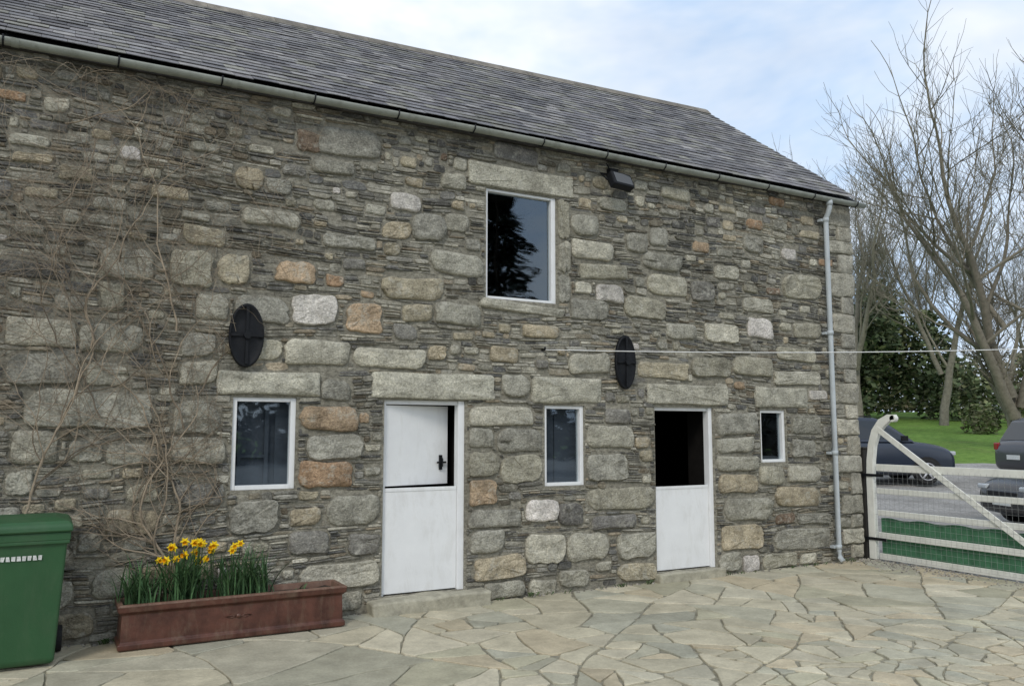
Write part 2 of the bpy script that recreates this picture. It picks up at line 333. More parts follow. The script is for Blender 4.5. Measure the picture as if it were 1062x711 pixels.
def block(m,cx,cz,w,h,d,col,tidy,rot):
    jw,jh=(.02,.05) if tidy else (.13,.20)
    C=[]
    for sx_,sz_ in ((1,1),(-1,1),(-1,-1),(1,-1)): C.append(Vector((sx_*w/2*(1-ru(0,jw)),sz_*h/2*(1-ru(0,jh)))))
    ring=[]
    for i in range(4):
        A=C[i];P=C[i-1];B=C[(i+1)%4]; ch=min(w,h)*(ru(.04,.14) if tidy else ru(.08,.42))
        lp=(P-A).length; lb=(B-A).length
        a=A+(P-A)*min(.42,ch/lp); b=A+(B-A)*min(.42,ch/lb); mid=(a+b)/2+(A-(a+b)/2)*ru(.2,.55)
        ring+= [a,mid,b]
        nxt=C[(i+1)%4]; seg=4 if i%2==0 else 2; bow=ru(-.03,.05)*h
        e=nxt-(nxt-A).normalized()*min(w,h)*.2; nr=Vector(((nxt-A).y,-(nxt-A).x)).normalized()
        for s in range(1,seg): 
            t=s/seg; q=b.lerp(e,t)+nr*(-ru(-.035,.035)*h-bow*math.sin(math.pi*t)); ring.append(q)
    n=len(ring); cr,sr=math.cos(rot),math.sin(rot); vs=[]; tx,tz=ru(-.05,.05),ru(-.08,.08)
    ins=min(.014,h*.12)
    def put(sx,sz,y,jy):
        for p in ring:
            a,b=p.x*sx,p.y*sz; X=cx+a*cr-b*sr; Z=cz+a*sr+b*cr
            vs.append((min(X,XR+.012),-(y+ru(-jy,jy)+(a*tx+b*tz if y>0 else 0)),Z))
    s1=lambda k:1-2*ins*k/w
    s2=lambda k:1-2*ins*k/h
    put(1,1,-.01,0); put(s1(.15),s2(.15),d*.6,d*.1); put(s1(1),s2(1),d,d*.15); put(.62,.6,d*1.08,d*.22)
    vs.append((cx+ru(-.1,.1)*w,-d*ru(.9,1.25),cz+ru(-.1,.1)*h))
    fs=[(k*n+j,k*n+(j+1)%n,(k+1)*n+(j+1)%n,(k+1)*n+j) for k in range(3) for j in range(n)]
    fs+=[(3*n+j,3*n+(j+1)%n,4*n) for j in range(n)]
    m.add(vs,fs,col,rnd()<.6)
def stone(m,cx,cz,w,h,d,col,n,p,rot,jit,ins,wf=None):
    ex=2./p; ring=[]; off=ru(0,1)
    for i in range(n):
        t=2*math.pi*(i+off)/n; c,s=math.cos(t),math.sin(t)
        a=math.copysign(abs(c)**ex,c)*(1+ru(-jit,jit)); b=math.copysign(abs(s)**ex,s)*(1+ru(-jit,jit)); ring.append((a*w/2,b*h/2))
    cr,sr=math.cos(rot),math.sin(rot); vs=[]
    tx,tz=ru(-.06,.06),ru(-.1,.1)
    def put(sx,sz,y,jy):
        for a,b in ring:
            a*=sx;b*=sz; X=cx+a*cr-b*sr; Z=cz+a*sr+b*cr
            if wf: Z+=wf(X,Z)
            vs.append((min(X,XR+.012),-(y+ru(-jy,jy)+(a*tx+b*tz if y>0 else 0)),Z))
    sx=lambda k:max(.15,1-2*ins*k/w); sz=lambda k:max(.15,1-2*ins*k/h)
    put(1,1,-.01,0); put(sx(.1),sz(.1),d*.6,d*.08); put(sx(1),sz(1),d*.95,d*.12)
    Z=cz+(wf(cx,cz) if wf else 0); vs.append((cx,-d*ru(.95,1.1),Z))
    fs=[(k*n+j,k*n+(j+1)%n,(k+1)*n+(j+1)%n,(k+1)*n+j) for k in range(2) for j in range(n)]
    fs+=[(2*n+j,2*n+(j+1)%n,3*n) for j in range(n)]
    m.add(vs,fs,col,False)
mb=MB()
for i,b in enumerate(bigs):
    w,h=b[2]-b[0],b[3]-b[1]; k=ru(.75,1.15); c=tuple(v*k for v in random.choice(PAL[b[4]]))
    big=min(1,(w*h)/.1)
    block(mb,(b[0]+b[2])/2,(b[1]+b[3])/2,w*1.05,h*1.06,ru(.014,.03)+.018*big,c,b[4] in 'Lq',0 if b[4] in 'Lq' else ru(-.06,.06))
mb.build('granite_blocks',M_gran,barn)
def warp(x,z):
    e=np.clip((z-.1)/.5,0,1)*np.clip((5.25-z)/.4,0,1)
    return e*(.04*np.sin(x*.7+1.3*np.sin(z*1.1))+.022*np.sin(1.7*x+z*2.7+1)+.008*np.sin(4.1*x-4.3*z))
wfun=lambda x,z: float(warp(x,z))
XSAMP=np.arange(XL,XR,.015)
B=np.array([[b[0],b[1],b[2],b[3]] for b in bigs]); OA=np.array(list(OP.values()))
def blocked(z,hh):
    bl=np.zeros(len(XSAMP),bool)
    for zz in (z-hh*.3,z+hh*.3):
        zr_=zz+warp(XSAMP,zz)
        cx=(B[:,0]+B[:,2])/2;cz=(B[:,1]+B[:,3])/2;a=(B[:,2]-B[:,0])/2+.006;c=(B[:,3]-B[:,1])/2+.006
        near=np.abs(cz-zz)<c+.12
        u=np.abs(XSAMP[:,None]-cx[near])/a[near]; v=np.abs(zr_[:,None]-cz[near])/c[near]
        bl|=((u**4+v**4)<1).any(1)
        bl|=((XSAMP[:,None]>OA[:,0]-.01)&(XSAMP[:,None]<OA[:,2]+.01)&(zr_[:,None]>OA[:,1]-.02)&(zr_[:,None]<OA[:,3]+.02)).any(1)
    return bl
ms=MB(); z=.06; cnt=0
SP=[(.195,.188,.162),(.23,.22,.18),(.16,.155,.14),(.265,.252,.21),(.30,.283,.23),(.215,.192,.145),(.13,.129,.12),(.25,.212,.155),(.36,.342,.282),(.285,.27,.22)]
while z<5.24:
    r=rnd(); h=ru(.018,.034) if r<.48 else (ru(.036,.058) if r<.80 else ru(.06,.10))
    bl=blocked(z+h/2,h); i=0;N=len(XSAMP)
    while i<N:
        if bl[i]: i+=1; continue
        j=i
        while j<N and not bl[j]: j+=1
        x0,x1=XSAMP[i],XSAMP[j-1]; x=x0
        while x1-x>.03:
            L=ru(.07,.36) if h<.06 else ru(.09,.28)
            if x1-(x+L)<.07: L=x1-x
            parts=[(z,h)]
            if h>.045 and rnd()<.55: q=ru(.3,.7); parts=[(z,h*q),(z+h*q,h*(1-q))]
            for pz,ph in parts:
                if rnd()<.07: continue
                g=ru(.001,.006); k=ru(.6,1.4); base=random.choice(SP)
                pk=noise.noise(Vector((x*.7,pz*.9,7)))*.5+1
                stone(ms,x+L/2,pz+ph/2+ru(-.003,.003),L-ru(.002,.014),ph-g,ru(.003,.030),tuple(v*k*pk for v in base),8 if ph<.03 else 10,ru(2.6,5.),ru(-.03,.03),.13,min(.006,ph*.18),wf=wfun); cnt+=1
            x+=L
        i=j
    z+=h
ms.build('slate_rubble',M_slate,barn)
print('stones',len(bigs),cnt)

def step(name,x0,x1,y0,z1,col):
    m=MB(); m.box(x0,y0,.0,x1,.12,z1,col); o=m.build(name,M_steps,barn)
    bm=bmesh.new(); bm.from_mesh(o.data); bmesh.ops.subdivide_edges(bm,edges=bm.edges[:],cuts=7,use_grid_fill=True)
    for v in bm.verts:
        n=noise.noise_vector(v.co*3.1)*.022+noise.noise_vector(v.co*9)*.008; v.co+=n
    bm.to_mesh(o.data); bm.free()
    for p in o.data.polygons: p.use_smooth=True
    bev(o,.02,2); return o
step('door_step',-.58,.74,-.24,.185,(.36,.34,.265)); step('door_step_b',3.1,4.16,-.13,.145,(.36,.34,.265))

def frame(name,o,t,y0=.02,y1=.1,tr=None):
    x0,z0,x1,z1=o; tr=tr or t
    m=MB(); m.box(x0,y0,z0,x0+t,y1,z1); m.box(x1-tr,y0,z0,x1,y1,z1); m.box(x0+t,y0+.003,z1-t,x1-tr,y1,z1)
    m.box(x0+t,y0-.012,z0,x1-tr,y1,z0+t)
    return bev(m.build(name,M_white,barn),.004)
def pane(name,x0,z0,x1,z1,y):
    m=MB(); m.add([(x0,y,z0),(x1,y,z0),(x1,y,z1),(x0,y,z1)],[(0,1,2,3)]); return m.build(name,M_glass,barn)
frame('window_frame',OP['w1'],.042,tr=.052); pane('window_glass_1',-1.91,1.36,-1.39,2.17,.07)
frame('window_frame_b',OP['w2'],.038,tr=.05); pane('window_glass_2',1.575,1.285,2.045,2.145,.07)
frame('window_frame_c',OP['w3'],.038,tr=.045); pane('window_glass_3',4.99,1.5,5.385,2.13,.07)
frame('upper_window_frame',OP['up'],.03,tr=.06); pane('upper_window_glass',.80,3.405,1.655,4.63,.07)
m=MB(); m.box(-1.95,.24,1.3,-1.30,.26,2.25); m.box(-1.86,.20,1.36,-1.83,.235,2.2); m.box(-1.60,.20,1.36,-1.56,.235,2.2); m.box(-1.83,.205,1.62,-1.60,.23,1.65); m.box(-1.50,.19,1.36,-1.34,.21,2.2); m.build('inner_shutter',M_curtain,barn)
m=MB(); m.box(1.5,.2,1.2,1.78,.22,2.22); m.box(1.785,.185,1.2,2.2,.205,2.22); m.build('inner_shutter_b',M_curtain,barn)
def leaf(name,w,z0,z1,hinge,ang,parent=barn,ledge=True):
    m=MB(); m.box(0,0,z0,w,.035,z1)
    if ledge: m.box(0.004,-.006,z1-.035,w-.004,-.0005,z1)
    o=m.build(name,M_white,parent); o.location=hinge; o.rotation_euler=(0,0,ang); return bev(o,.003,2)
f1=MB(); f1.box(-.42,.04,.19,-.385,.12,2.21); f1.box(.445,.02,.19,.52,.12,2.21); f1.box(-.385,.043,2.165,.445,.12,2.21); bev(f1.build('door_frame',M_white,barn),.004)
leaf('door_leaf_lower',.825,.205,1.285,(-.382,.052,0),0)
leaf('door_leaf_upper',.82,1.305,2.155,(-.382,.07,0),math.radians(12),ledge=False)
m=MB(); m.box(.70,-.02,1.46,.735,-.001,1.62); m.box(.66,-.035,1.53,.78,-.02,1.55); m.tube([(.717,-.02,1.48),(.717,-.05,1.5),(.717,-.05,1.58),(.717,-.02,1.6)],.007,6)
o=m.build('door_latch',M_black,barn); o.location=(-.382,.07,0); o.rotation_euler=(0,0,math.radians(12))
f2=MB(); f2.box(3.146,.04,.15,3.18,.12,2.186); f2.box(4.045,.02,.15,4.107,.12,2.186); f2.box(3.18,.043,2.14,4.045,.12,2.186); bev(f2.build('door_frame_b',M_white,barn),.004)
leaf('door_leaf_lower_b',.86,.165,1.19,(3.183,.052,0),0)

def plate(cx,cz,a,b):
    m=MB(); n=40; rings=[(1,.0),(1,.035),(.93,.045),(.88,.03),(.5,.045),(.0001,.05)]
    vs=[]
    for s,d in rings:
        for i in range(n):
            t=2*math.pi*i/n; vs.append((cx+a*s*math.cos(t),-.045-d,cz+b*s*math.sin(t)))
    fs=[(k*n+j,k*n+(j+1)%n,(k+1)*n+(j+1)%n,(k+1)*n+j) for k in range(len(rings)-1) for j in range(n)]
    m.add(vs,fs,smooth=True)
    m.box(cx-a*.9,-.108,cz-.014,cx+a*.9,-.07,cz+.014); m.box(cx-.014,-.106,cz-b*.9,cx+.014,-.07,cz+b*.9)
    m.tube([(cx,-.07,cz),(cx,-.135,cz)],.04,6,smooth=False)
    m.box(cx-.03,-.06,cz-.03,cx+.03,.01,cz+.03)
    return m.build('tie_plate',M_black,barn)
plate(-1.86,2.80,.165,.31); plate(2.66,2.72,.15,.33)

m=MB(); m.box(-.17,-.06,-.10,.17,.05,.10); o=m.build('floodlight',M_black,barn); o.location=(2.52,-.2,4.93); o.rotation_euler=(math.radians(-25),0,math.radians(8)); bev(o,.02)
m=MB(); m.add([(-.14,-.063,-.075),(.14,-.063,-.075),(.14,-.063,.075),(-.14,-.063,.075)],[(0,1,2,3)]); g=m.build('floodlight_glass',M_carglass,barn); g.location=o.location; g.rotation_euler=o.rotation_euler
m=MB(); m.tube([(2.34,-.19,4.93),(2.34,-.05,5.05),(2.52,0,5.07),(2.70,-.05,5.05),(2.70,-.19,4.93)],.012,6); m.box(2.46,-.08,5.01,2.58,0,5.13); m.tube([(2.52,-.01,5.11),(2.42,-.05,5.19)],.008,5); m.build('floodlight_bracket',M_black,barn)

# ---- roof (ridge rises slightly to the right as on the old roof)
Ls=4.06; sd0=(Vector((0,3.1,7.72))-E).normalized(); nn=Vector((0,-sd0.z,sd0.y))
def rp(x,v,o): q=E.lerp(Vector((0,3.1,zr(x))),v/Ls)+nn*o; return (x,q.y,q.z)
XRR=6.93
m=MB(); xs=list(np.linspace(XL-.1,XRR,40)); vv=[0,Ls*.25,Ls*.5,Ls*.75,Ls-.02]
vs=[rp(x,v,-.03) for v in vv for x in xs]; n=len(xs)
m.add(vs,[(j*n+i,j*n+i+1,(j+1)*n+i+1,(j+1)*n+i) for j in range(4) for i in range(n-1)],(.05,.05,.05))
vs=[(x,6.37,5.30) for x in xs]+[(x,3.1,zr(x)+.015) for x in xs]
m.add(vs,[(i,n+i,n+i+1,i+1) for i in range(n-1)],(.10,.10,.105))
m.box(XL-.1,-.06,5.23,XRR-.03,0.02,5.27,(.06,.055,.05)); m.build('roof_deck',M_roofs,barn)
m=MB(); rows=26; e=Ls/rows
for r in range(rows):
    x=XL-.1-ru(0,.2)
    v0=r*e
    while x<XRR:
        w=ru(.18,.27); x2=min(x+w,XRR)
        if x2-x<.03: break
        j=ru(-.007,.007); o1=.020+ru(-.002,.005); o2=.004; t=.007; L=e*1.6 if r<rows-1 else e
        a,b=x+.0015,x2-.0015; k=ru(.72,1.32)*(1+.3*noise.noise(Vector((x*.8,v0*1.2,1)))); c=random.choice([(.145,.142,.146),(.17,.165,.162),(.125,.12,.126),(.20,.192,.185),(.15,.142,.143),(.185,.18,.155)])
        sk=ru(-.005,.005)
        vs=[rp(a,v0+j,o1),rp(b,v0+j+sk,o1),rp(b,v0+L,o2),rp(a,v0+L,o2),rp(a,v0+j,o1+t),rp(b,v0+j+sk,o1+t),rp(b,v0+L,o2+t),rp(a,v0+L,o2+t)]
        if rnd()<.01: vs=[(p[0],p[1]+sd0.y*-.03,p[2]+sd0.z*-.03) for p in vs]
        m.add(vs,[(0,3,2,1),(4,5,6,7),(0,1,5,4),(1,2,6,5),(2,3,7,6),(3,0,4,7)],tuple(q*k for q in c)); x=x2
m.build('roof_slates',M_roofs,barn)
m=MB(); x=XL-.1
while x<XRR:
    x2=min(x+.45,XRR+.01); k=ru(.8,1.2); z0=zr(x)+.06+ru(-.002,.002); z1=zr(x2)+.06; c=(.18*k,.16*k,.13*k)
    prof=[(2.93,-.15),(3.03,-.045),(3.1,0),(3.17,-.045),(3.27,-.15)]
    vs=[(x+.002,a,z0+b) for a,b in prof]+[(x2-.002,a,z1+b) for a,b in prof]
    m.add(vs,[(i,i+1,i+6,i+5) for i in range(4)]+[(0,1,2,3,4),(9,8,7,6,5)],c); x=x2
m.build('ridge_tiles',M_roofs,barn)
m=MB(); m.add([rp(XRR-.06,0,-.09),rp(XRR-.01,0,-.09),rp(XRR-.01,Ls,-.09),rp(XRR-.06,Ls,-.09),rp(XRR-.06,0,-.035),rp(XRR-.01,0,-.035),rp(XRR-.01,Ls,-.035),rp(XRR-.06,Ls,-.035)],[(0,3,2,1),(4,5,6,7),(0,1,5,4),(1,2,6,5),(2,3,7,6),(3,0,4,7)],(.2,.19,.17)); m.build('verge_board',M_roofs,barn)
# gutter
GZ=5.245; GE=7.0
m=MB(); n=10; vs=[];xs=list(np.arange(XL-.1,GE,.6))+[GE]
gz=lambda x:GZ+.010*math.sin(x*.55+1.2)+.004*math.sin(x*1.7)
for x in xs:
    zz=gz(x)
    for i in range(n+1):
        t=math.pi+math.pi*i/n; vs.append((x,-.20+.055*math.cos(t),zz+.055*math.sin(t)))
    for i in range(n,-1,-1):
        t=math.pi+math.pi*i/n; vs.append((x,-.20+.048*math.cos(t),zz+.002+.046*math.sin(t)))
K=2*(n+1)
fs=[(i*K+j,i*K+(j+1)%K,(i+1)*K+(j+1)%K,(i+1)*K+j) for i in range(len(xs)-1) for j in range(K)]; fs+=[tuple(range(K)),tuple(range((len(xs)-1)*K,len(xs)*K))]
m.add(vs,fs,smooth=True); 
for x in np.arange(-8.5,6.9,.9):
    g=gz(x); m.tube([(x,-.260,g+.015),(x,-.254,g-.035),(x,-.20,g-.068),(x,-.135,g-.04),(x,-.1,g+.015),(x,0,g+.015)],.008,5,mi=1)
for x in np.arange(-7.6,6.9,1.83):
    v2=[]
    for xx in (x,x+.06):
        for i in range(n+1):
            t=math.pi+math.pi*i/n; v2.append((xx,-.20+.059*math.cos(t),gz(x)+.060*math.sin(t)))
    m.add(v2,[(i,i+1,n+2+i,n+1+i) for i in range(n)],smooth=True)
m.build('gutter',[M_gutter,M_black],barn)
m=MB(); px=6.25
m.tube([(px,-.20,5.19),(px,-.20,5.10),(px,-.17,5.02),(px,-.13,4.96),(px,-.125,4.85),(px,-.125,.22),(px,-.14,.14),(px,-.19,.09)],.036,14)
for zz in (4.9,3.25,1.55,.25): m.tube([(px,-.125,zz),(px,-.125,zz+.06)],.044,14); m.box(px-.07,-.1,zz+.01,px+.07,-.03,zz+.045)
m.tube([(px,-.20,5.20),(px,-.20,5.13)],.046,14)
m.build('downpipe',M_pipe,barn)

# ------------------------------------------------------------------ washing line
px,py=W(7.4,11.)
m=MB(); a=Vector((1.51,-.06,2.82)); b=Vector((px,py,2.98))
m.tube([a.lerp(b,t/20)+Vector((0,0,-.05*4*(t/20)*(1-t/20))) for t in range(21)],.006,5)
m.build('washing_line',M_rope)
m=MB(); m.tube([(1.51,0,2.82),(1.51,-.06,2.82),(1.51,-.07,2.85)],.012,6); m.build('line_hook',M_black,barn)
m=MB(); m.tube([(px,py,-.1),(px,py,3.05)],[.04,.035],10); m.tube([(px-.25,py,2.98),(px+.25,py,2.98)],.02,8); m.build('line_pole',M_pipe)

# ------------------------------------------------------------------ planter
pl=empty('terracotta_planter')
def planter():
    x0,x1,y0,y1=-2.90,-.95,-.47,-.09; z0,z1=.055,.43
    def loop(i,z): return [(x0+i,y0+i,z),(x1-i,y0+i,z),(x1-i,y1-i,z),(x0+i,y1-i,z)]
    def lathe(name,prof,mat):
        m=MB(); vs=[]
        for i,z in prof: vs+=loop(i,z)
        m.add(vs,[(k*4+j,k*4+(j+1)%4,(k+1)*4+(j+1)%4,(k+1)*4+j) for k in range(len(prof)-1) for j in range(4)]); bev(m.build(name,mat,pl),.006)
    lathe('trough',[(.015,z0),(.0,z0+.01),(.0,z0+.05),(.018,z0+.065),(.025,z1-.085),(.008,z1-.07),(-.006,z1-.06),(-.01,z1-.018)],M_terra)
    lathe('rim',[(-.0105,z1-.017),(-.008,z1-.004),(.0,z1),(.035,z1),(.04,z1-.02),(.05,z1-.06),(.05,z1-.07)],M_terrat)
    m=MB(); n=30; vs=[]
    for i in range(n+1):
        for j in range(7):
            x=x0+.045+(x1-x0-.09)*i/n; y=y0+.045+(y1-y0-.09)*j/6; vs.append((x,y,z1-.05+.02*noise.noise(Vector((x*9,y*9,0)))))
    m.add(vs,[(i*7+j,(i+1)*7+j,(i+1)*7+j+1,i*7+j+1) for i in range(n) for j in range(6)],smooth=True); m.build('potting_soil',M_soil,pl)
    m=MB(); cx=(x0+x1)/2
    for s in (-1,1):
        m.tube([(cx+s*.02,y0+.019,.25),(cx+s*.06,y0+.017,.262),(cx+s*.11,y0+.019,.25),(cx+s*.06,y0+.017,.24),(cx+s*.02,y0+.019,.25)],.006,6)
    m.tube([(cx,y0+.03,.25),(cx,y0+.010,.25)],.02,10)
    m.build('relief_ornament',M_terra,pl)
planter()
def daff():
    m=MB(); f=MB()
    def blade(x,y,h,lean,az,w):
        k=6; vs=[]; d=Vector((math.cos(az),math.sin(az),0)); s=Vector((-d.y,d.x,0)); droop=ru(0,.9)
        for i in range(k+1):
            t=i/k; p=Vector((x,y,.37))+d*(lean*h*t**1.7)+Vector((0,0,h*(t-droop*.35*t**3))); ww=w*(1-.75*t**3) if i<k else .001
            p.y=min(p.y,-.05); vs+=[tuple(p-s*ww),tuple(p+s*ww)]
        g=ru(.6,1.5); m.add(vs,[(2*i,2*i+1,2*i+3,2*i+2) for i in range(k)],(.055*g,.115*g,.045*g),True)
    for cx,n,hh,sp in ((-2.73,105,.42,.13),(-2.36,160,.52,.15),(-1.95,95,.46,.12),(-1.76,105,.46,.13),(-1.33,6,.1,.08)):
        for i in range(n):
            blade(random.gauss(cx,sp*.6),random.gauss(-.27,.055),hh*ru(.5,1.12),ru(.05,.85),ru(0,6.28),ru(.005,.009))
    def flower(x,y,z,az,tilt,s=.036):
        d=Vector((math.cos(az)*math.cos(tilt),math.sin(az)*math.cos(tilt),math.sin(tilt))); u=d.cross(Vector((0,0,1))).normalized(); v=u.cross(d); c=Vector((x,y,z))
        yel=(.82,.62,.015); dk=(.78,.40,.005)
        for i in range(6):
            a=i*math.pi/3+ru(-.1,.1); r=u*math.cos(a)+v*math.sin(a); q=d.cross(r)
            f.add([tuple(c),tuple(c+r*s*.55+q*s*.33-d*.003),tuple(c+r*s*1.15+d*.004),tuple(c+r*s*.55-q*s*.33-d*.003)],[(0,1,2,3)],yel)
        f.tube([c,c+d*s*.5,c+d*s*.85],[s*.3,s*.34,s*.5],9,dk,cap=False)
        m.tube([(x+ru(-.03,.03),y+.03,.37),(x,y+.02,z-.05),tuple(c-d*.01)],.0035,4,(.06,.13,.04))
    for i in range(18): flower(ru(-2.62,-2.12),ru(-.38,-.2),ru(.70,.92),ru(-2.6,-.9),ru(-.3,.25),ru(.034,.044))
    for x,z in ((-1.95,.84),(-1.90,.86),(-1.97,.80)): flower(x,-.3,z,-1.7,0,.036)
    p=empty('daffodils'); m.build('leaves',M_leaf,p); f.build('flowers',M_petal,p)
daff()

# ------------------------------------------------------------------ wheelie bin
wb=empty('wheelie_bin',(-3.60,-.44,.052)); wb.scale=(1,1,1.06)
def wbin():
    m=MB(); 
    def lp(w,y0,y1,z): return [(-w,y0,z),(w,y0,z),(w,y1,z),(-w,y1,z)]
    prof=[(.22,-.22,.25,.02),(.235,-.25,.26,.05),(.285,-.33,.29,.93),(.285,-.335,.295,.94)]
    vs=[]
    for p in prof: vs+=lp(*p)
    fs=[(k*4+j,k*4+(j+1)%4,(k+1)*4+(j+1)%4,(k+1)*4+j) for k in range(3) for j in range(4)]+[(3,2,1,0)]
    m.add(vs,fs); bev(m.build('body',M_green,wb),.03,3)
    m=MB(); m.box(-.305,-.355,.925,.305,.315,.985); m.box(-.30,-.352,.90,.30,-.335,.93); bev(m.build('rim',M_green,wb),.012,3)
    m=MB(); prof=[(.315,-.375,.33,.985),(.32,-.38,.335,1.0),(.315,-.375,.33,1.035),(.29,-.34,.30,1.065),(.2,-.2,.2,1.085)]
    vs=[]
    for p in prof: vs+=lp(*p)
    fs=[(k*4+j,k*4+(j+1)%4,(k+1)*4+(j+1)%4,(k+1)*4+j) for k in range(4) for j in range(4)]+[(16,17,18,19),(3,2,1,0)]
    m.add(vs,fs); bev(m.build('lid',M_green,wb),.015,3)
    m=MB(); m.tube([(-.24,.3,.96),(-.24,.38,1.0),(.24,.38,1.0),(.24,.3,.96)],.016,8); m.tube([(-.27,.28,.10),(.27,.28,.10)],.012,8)
    m.build('handle',M_green,wb)
    for i,x in enumerate((-.27,.27)):
        m=MB(); m.tube([(x-.025,.28,.10),(x+.025,.28,.10)],.10,20,smooth=False); bev(m.build('wheel_%d'%i,M_rubber,wb),.01)
    m=MB(); 
    for k in range(9): 
        a=-.2+k*.036; m.add([(a,-.325,.79+ru(0,.004)),(a+ru(.02,.03),-.325,.79),(a+ru(.02,.03),-.33,.825),(a,-.33,.825)],[(0,1,2,3)])
    o=m.build('label',M_label,wb); o.location=(0,-.004,0)
wbin()

# ------------------------------------------------------------------ climbing vine
def vine():
    m=MB()
    def grow(p,d,L,r,lev):
        n=max(3,int(L/.09)); pts=[p.copy()]; rad=[r]
        for i in range(n):
            d=(d+Vector((ru(-.35,.35),0,ru(-.28,.33)))).normalized()
            if p.x>-1.15: d.x=-abs(d.x)
            if p.x>-2.08 and p.z<2.9 and p.x<-1.3: d.x=-abs(d.x)-.3
            p=p+d*(L/n); p.y=min(-.055,max(-.22,p.y+ru(-.015,.015)))
            if -1.98<p.x<-1.3 and 1.25<p.z<2.25: break
            if p.z>5.12: p.z=5.12; d.z=-abs(d.z)*.4
            pts.append(p.copy()); rad.append(max(.0018,r*(1-.75*(i+1)/n)))
            if lev<4 and rnd()<(.45 if lev<3 else .3) and i>1:
                s=random.choice((-1,1)); a=ru(.35,1.1)*s; nd_=Vector((d.x*math.cos(a)-d.z*math.sin(a),ru(-.1,.1),d.x*math.sin(a)+d.z*math.cos(a)))
                grow(p.copy(),nd_,L*ru(.3,.6),rad[-1]*.7,lev+1)
        if len(pts)<2: return
        k=ru(.6,1.3); m.tube(pts,rad,5 if lev<2 else 3,(.27*k,.22*k,.16*k),cap=False)
    for x,dx,L,r in ((-2.34,.02,2.2,.016),(-2.30,.06,1.8,.013),(-2.38,-.12,2.6,.015),(-2.36,-.35,2.6,.012)):
        grow(Vector((x,-.10,.33)),Vector((dx,0,1)).normalized(),L,r,1)
    for x,z,dx,dz,L,r in ((-2.4,1.9,-.5,1,2.2,.011),(-2.3,2.2,.25,1,1.9,.009),(-2.6,2.4,-.9,.6,1.6,.009),(-2.5,2.8,-.3,1,2.2,.010),(-3.2,2.6,-.1,1,2.4,.010),(-3.0,3.4,.3,1,1.8,.009),(-3.7,1.0,.15,1,3.2,.012),(-4.3,1.,.05,1,3.5,.013),(-3.6,3.8,1,.2,1.8,.008),(-2.9,4.3,1,.15,1.5,.007),(-3.5,4.6,1,.1,2.2,.008),(-3.1,2.0,-.2,1,2.6,.009)):
        grow(Vector((x,-.11,z)),Vector((dx,0,dz)).normalized(),L,r,2 if r<.0095 else 1)
    m.build('climbing_vine',M_bark)
vine()

# ------------------------------------------------------------------ gate
gt=empty('farm_gate')
GX=7.02
def gate():
    m=MB(); ye=-3.75
    def bar(y0,z0,y1,z1,h,x0,x1):
        d=Vector((y1-y0,z1-z0)).normalized(); nrm=Vector((-d.y,d.x))*h/2
        P=[(y0-nrm.x,z0-nrm.y),(y1-nrm.x,z1-nrm.y),(y1+nrm.x,z1+nrm.y),(y0+nrm.x,z0+nrm.y)]
        vs=[(x0,a,b) for a,b in P]+[(x1,a,b) for a,b in P]
        m.add(vs,[(3,2,1,0),(4,5,6,7),(0,1,5,4),(1,2,6,5),(2,3,7,6),(3,0,4,7)])
    for z,h in ((1.36,.10),(1.03,.08),(.72,.08),(.405,.085),(.11,.085)): bar(-.2,z,ye,z-.01,h,GX-.02,GX+.015)
    pts=[(-.10,.06),(-.10,.6),(-.10,1.2),(-.115,1.45),(-.15,1.68),(-.22,1.87),(-.33,2.0),(-.45,2.07),(-.55,2.08)]
    wd=[.055,.055,.055,.055,.055,.06,.065,.05,.035]; vs=[]
    for i,(a,b) in enumerate(pts):
        p0=pts[max(0,i-1)];p1=pts[min(len(pts)-1,i+1)]; d=Vector((p1[0]-p0[0],p1[1]-p0[1])).normalized(); q=Vector((-d.y,d.x))*wd[i]
        for x in (GX-.04,GX+.035): vs+=[(x,a+q.x,b+q.y),(x,a-q.x,b-q.y)]
    fs=[]
    for i in range(len(pts)-1):
        o=i*4; fs+=[(o,o+4,o+5,o+1),(o+2,o+3,o+7,o+6),(o,o+2,o+6,o+4),(o+1,o+5,o+7,o+3)]
    fs+=[(0,1,3,2),(len(vs)-4,len(vs)-2,len(vs)-1,len(vs)-3)]
    m.add(vs,fs)
    m.tube([(GX-.04,-.52,2.06),(GX+.035,-.52,2.06)],.05,12,smooth=False)
    bar(-.24,1.93,-2.95,.06,.08,GX-.045,GX-.0215)
    bar(ye+.06,.05,ye+.06,1.42,.09,GX-.035,GX+.03)
    bev(m.build('timber_frame',M_gatew,gt),.005)
    m=MB(); 
    for y in np.arange(-.2,ye,-.075): m.tube([(GX-.05,y,.1),(GX-.05,y,1.34)],.0014,3,cap=False)
    for z in np.arange(.1,1.34,.075): m.tube([(GX-.052,-.18,z),(GX-.052,ye,z)],.0014,3,cap=False)
    m.build('wire_mesh',M_wire,gt)
    m=MB(); n=60; vs=[]
    for i in range(n+1):
        y=-.2+(ye+.3)*i/n; x=GX+.045+.008*math.sin(i*.9); vs+=[(x,y,.085),(x+.004*math.sin(i*2.1),y,.64+.012*math.sin(i*.7))]
    m.add(vs,[(2*i,2*i+2,2*i+3,2*i+1) for i in range(n)],smooth=True); m.build('green_windbreak',M_boardg,gt)
    m=MB(); 
    for z in (.35,1.25): m.box(GX-.055,-.34,z-.02,GX-.046,.02,z+.02)
    m.build('hinges',M_black,gt)
gate()
m=MB(); m.box(7.0,.0,-.1,7.17,.14,1.62); m.box(6.99,-.01,1.62,7.18,.15,1.65); bev(m.build('gate_post',mat_simple('dark_timber',(.03,.028,.025),.8,.3,12,bs=.006),None),.01)
m=MB(); m.box(GX-.09,-4.02,-.1,GX+.09,-3.84,1.55); bev(m.build('gate_post',M_gatew,None),.01)

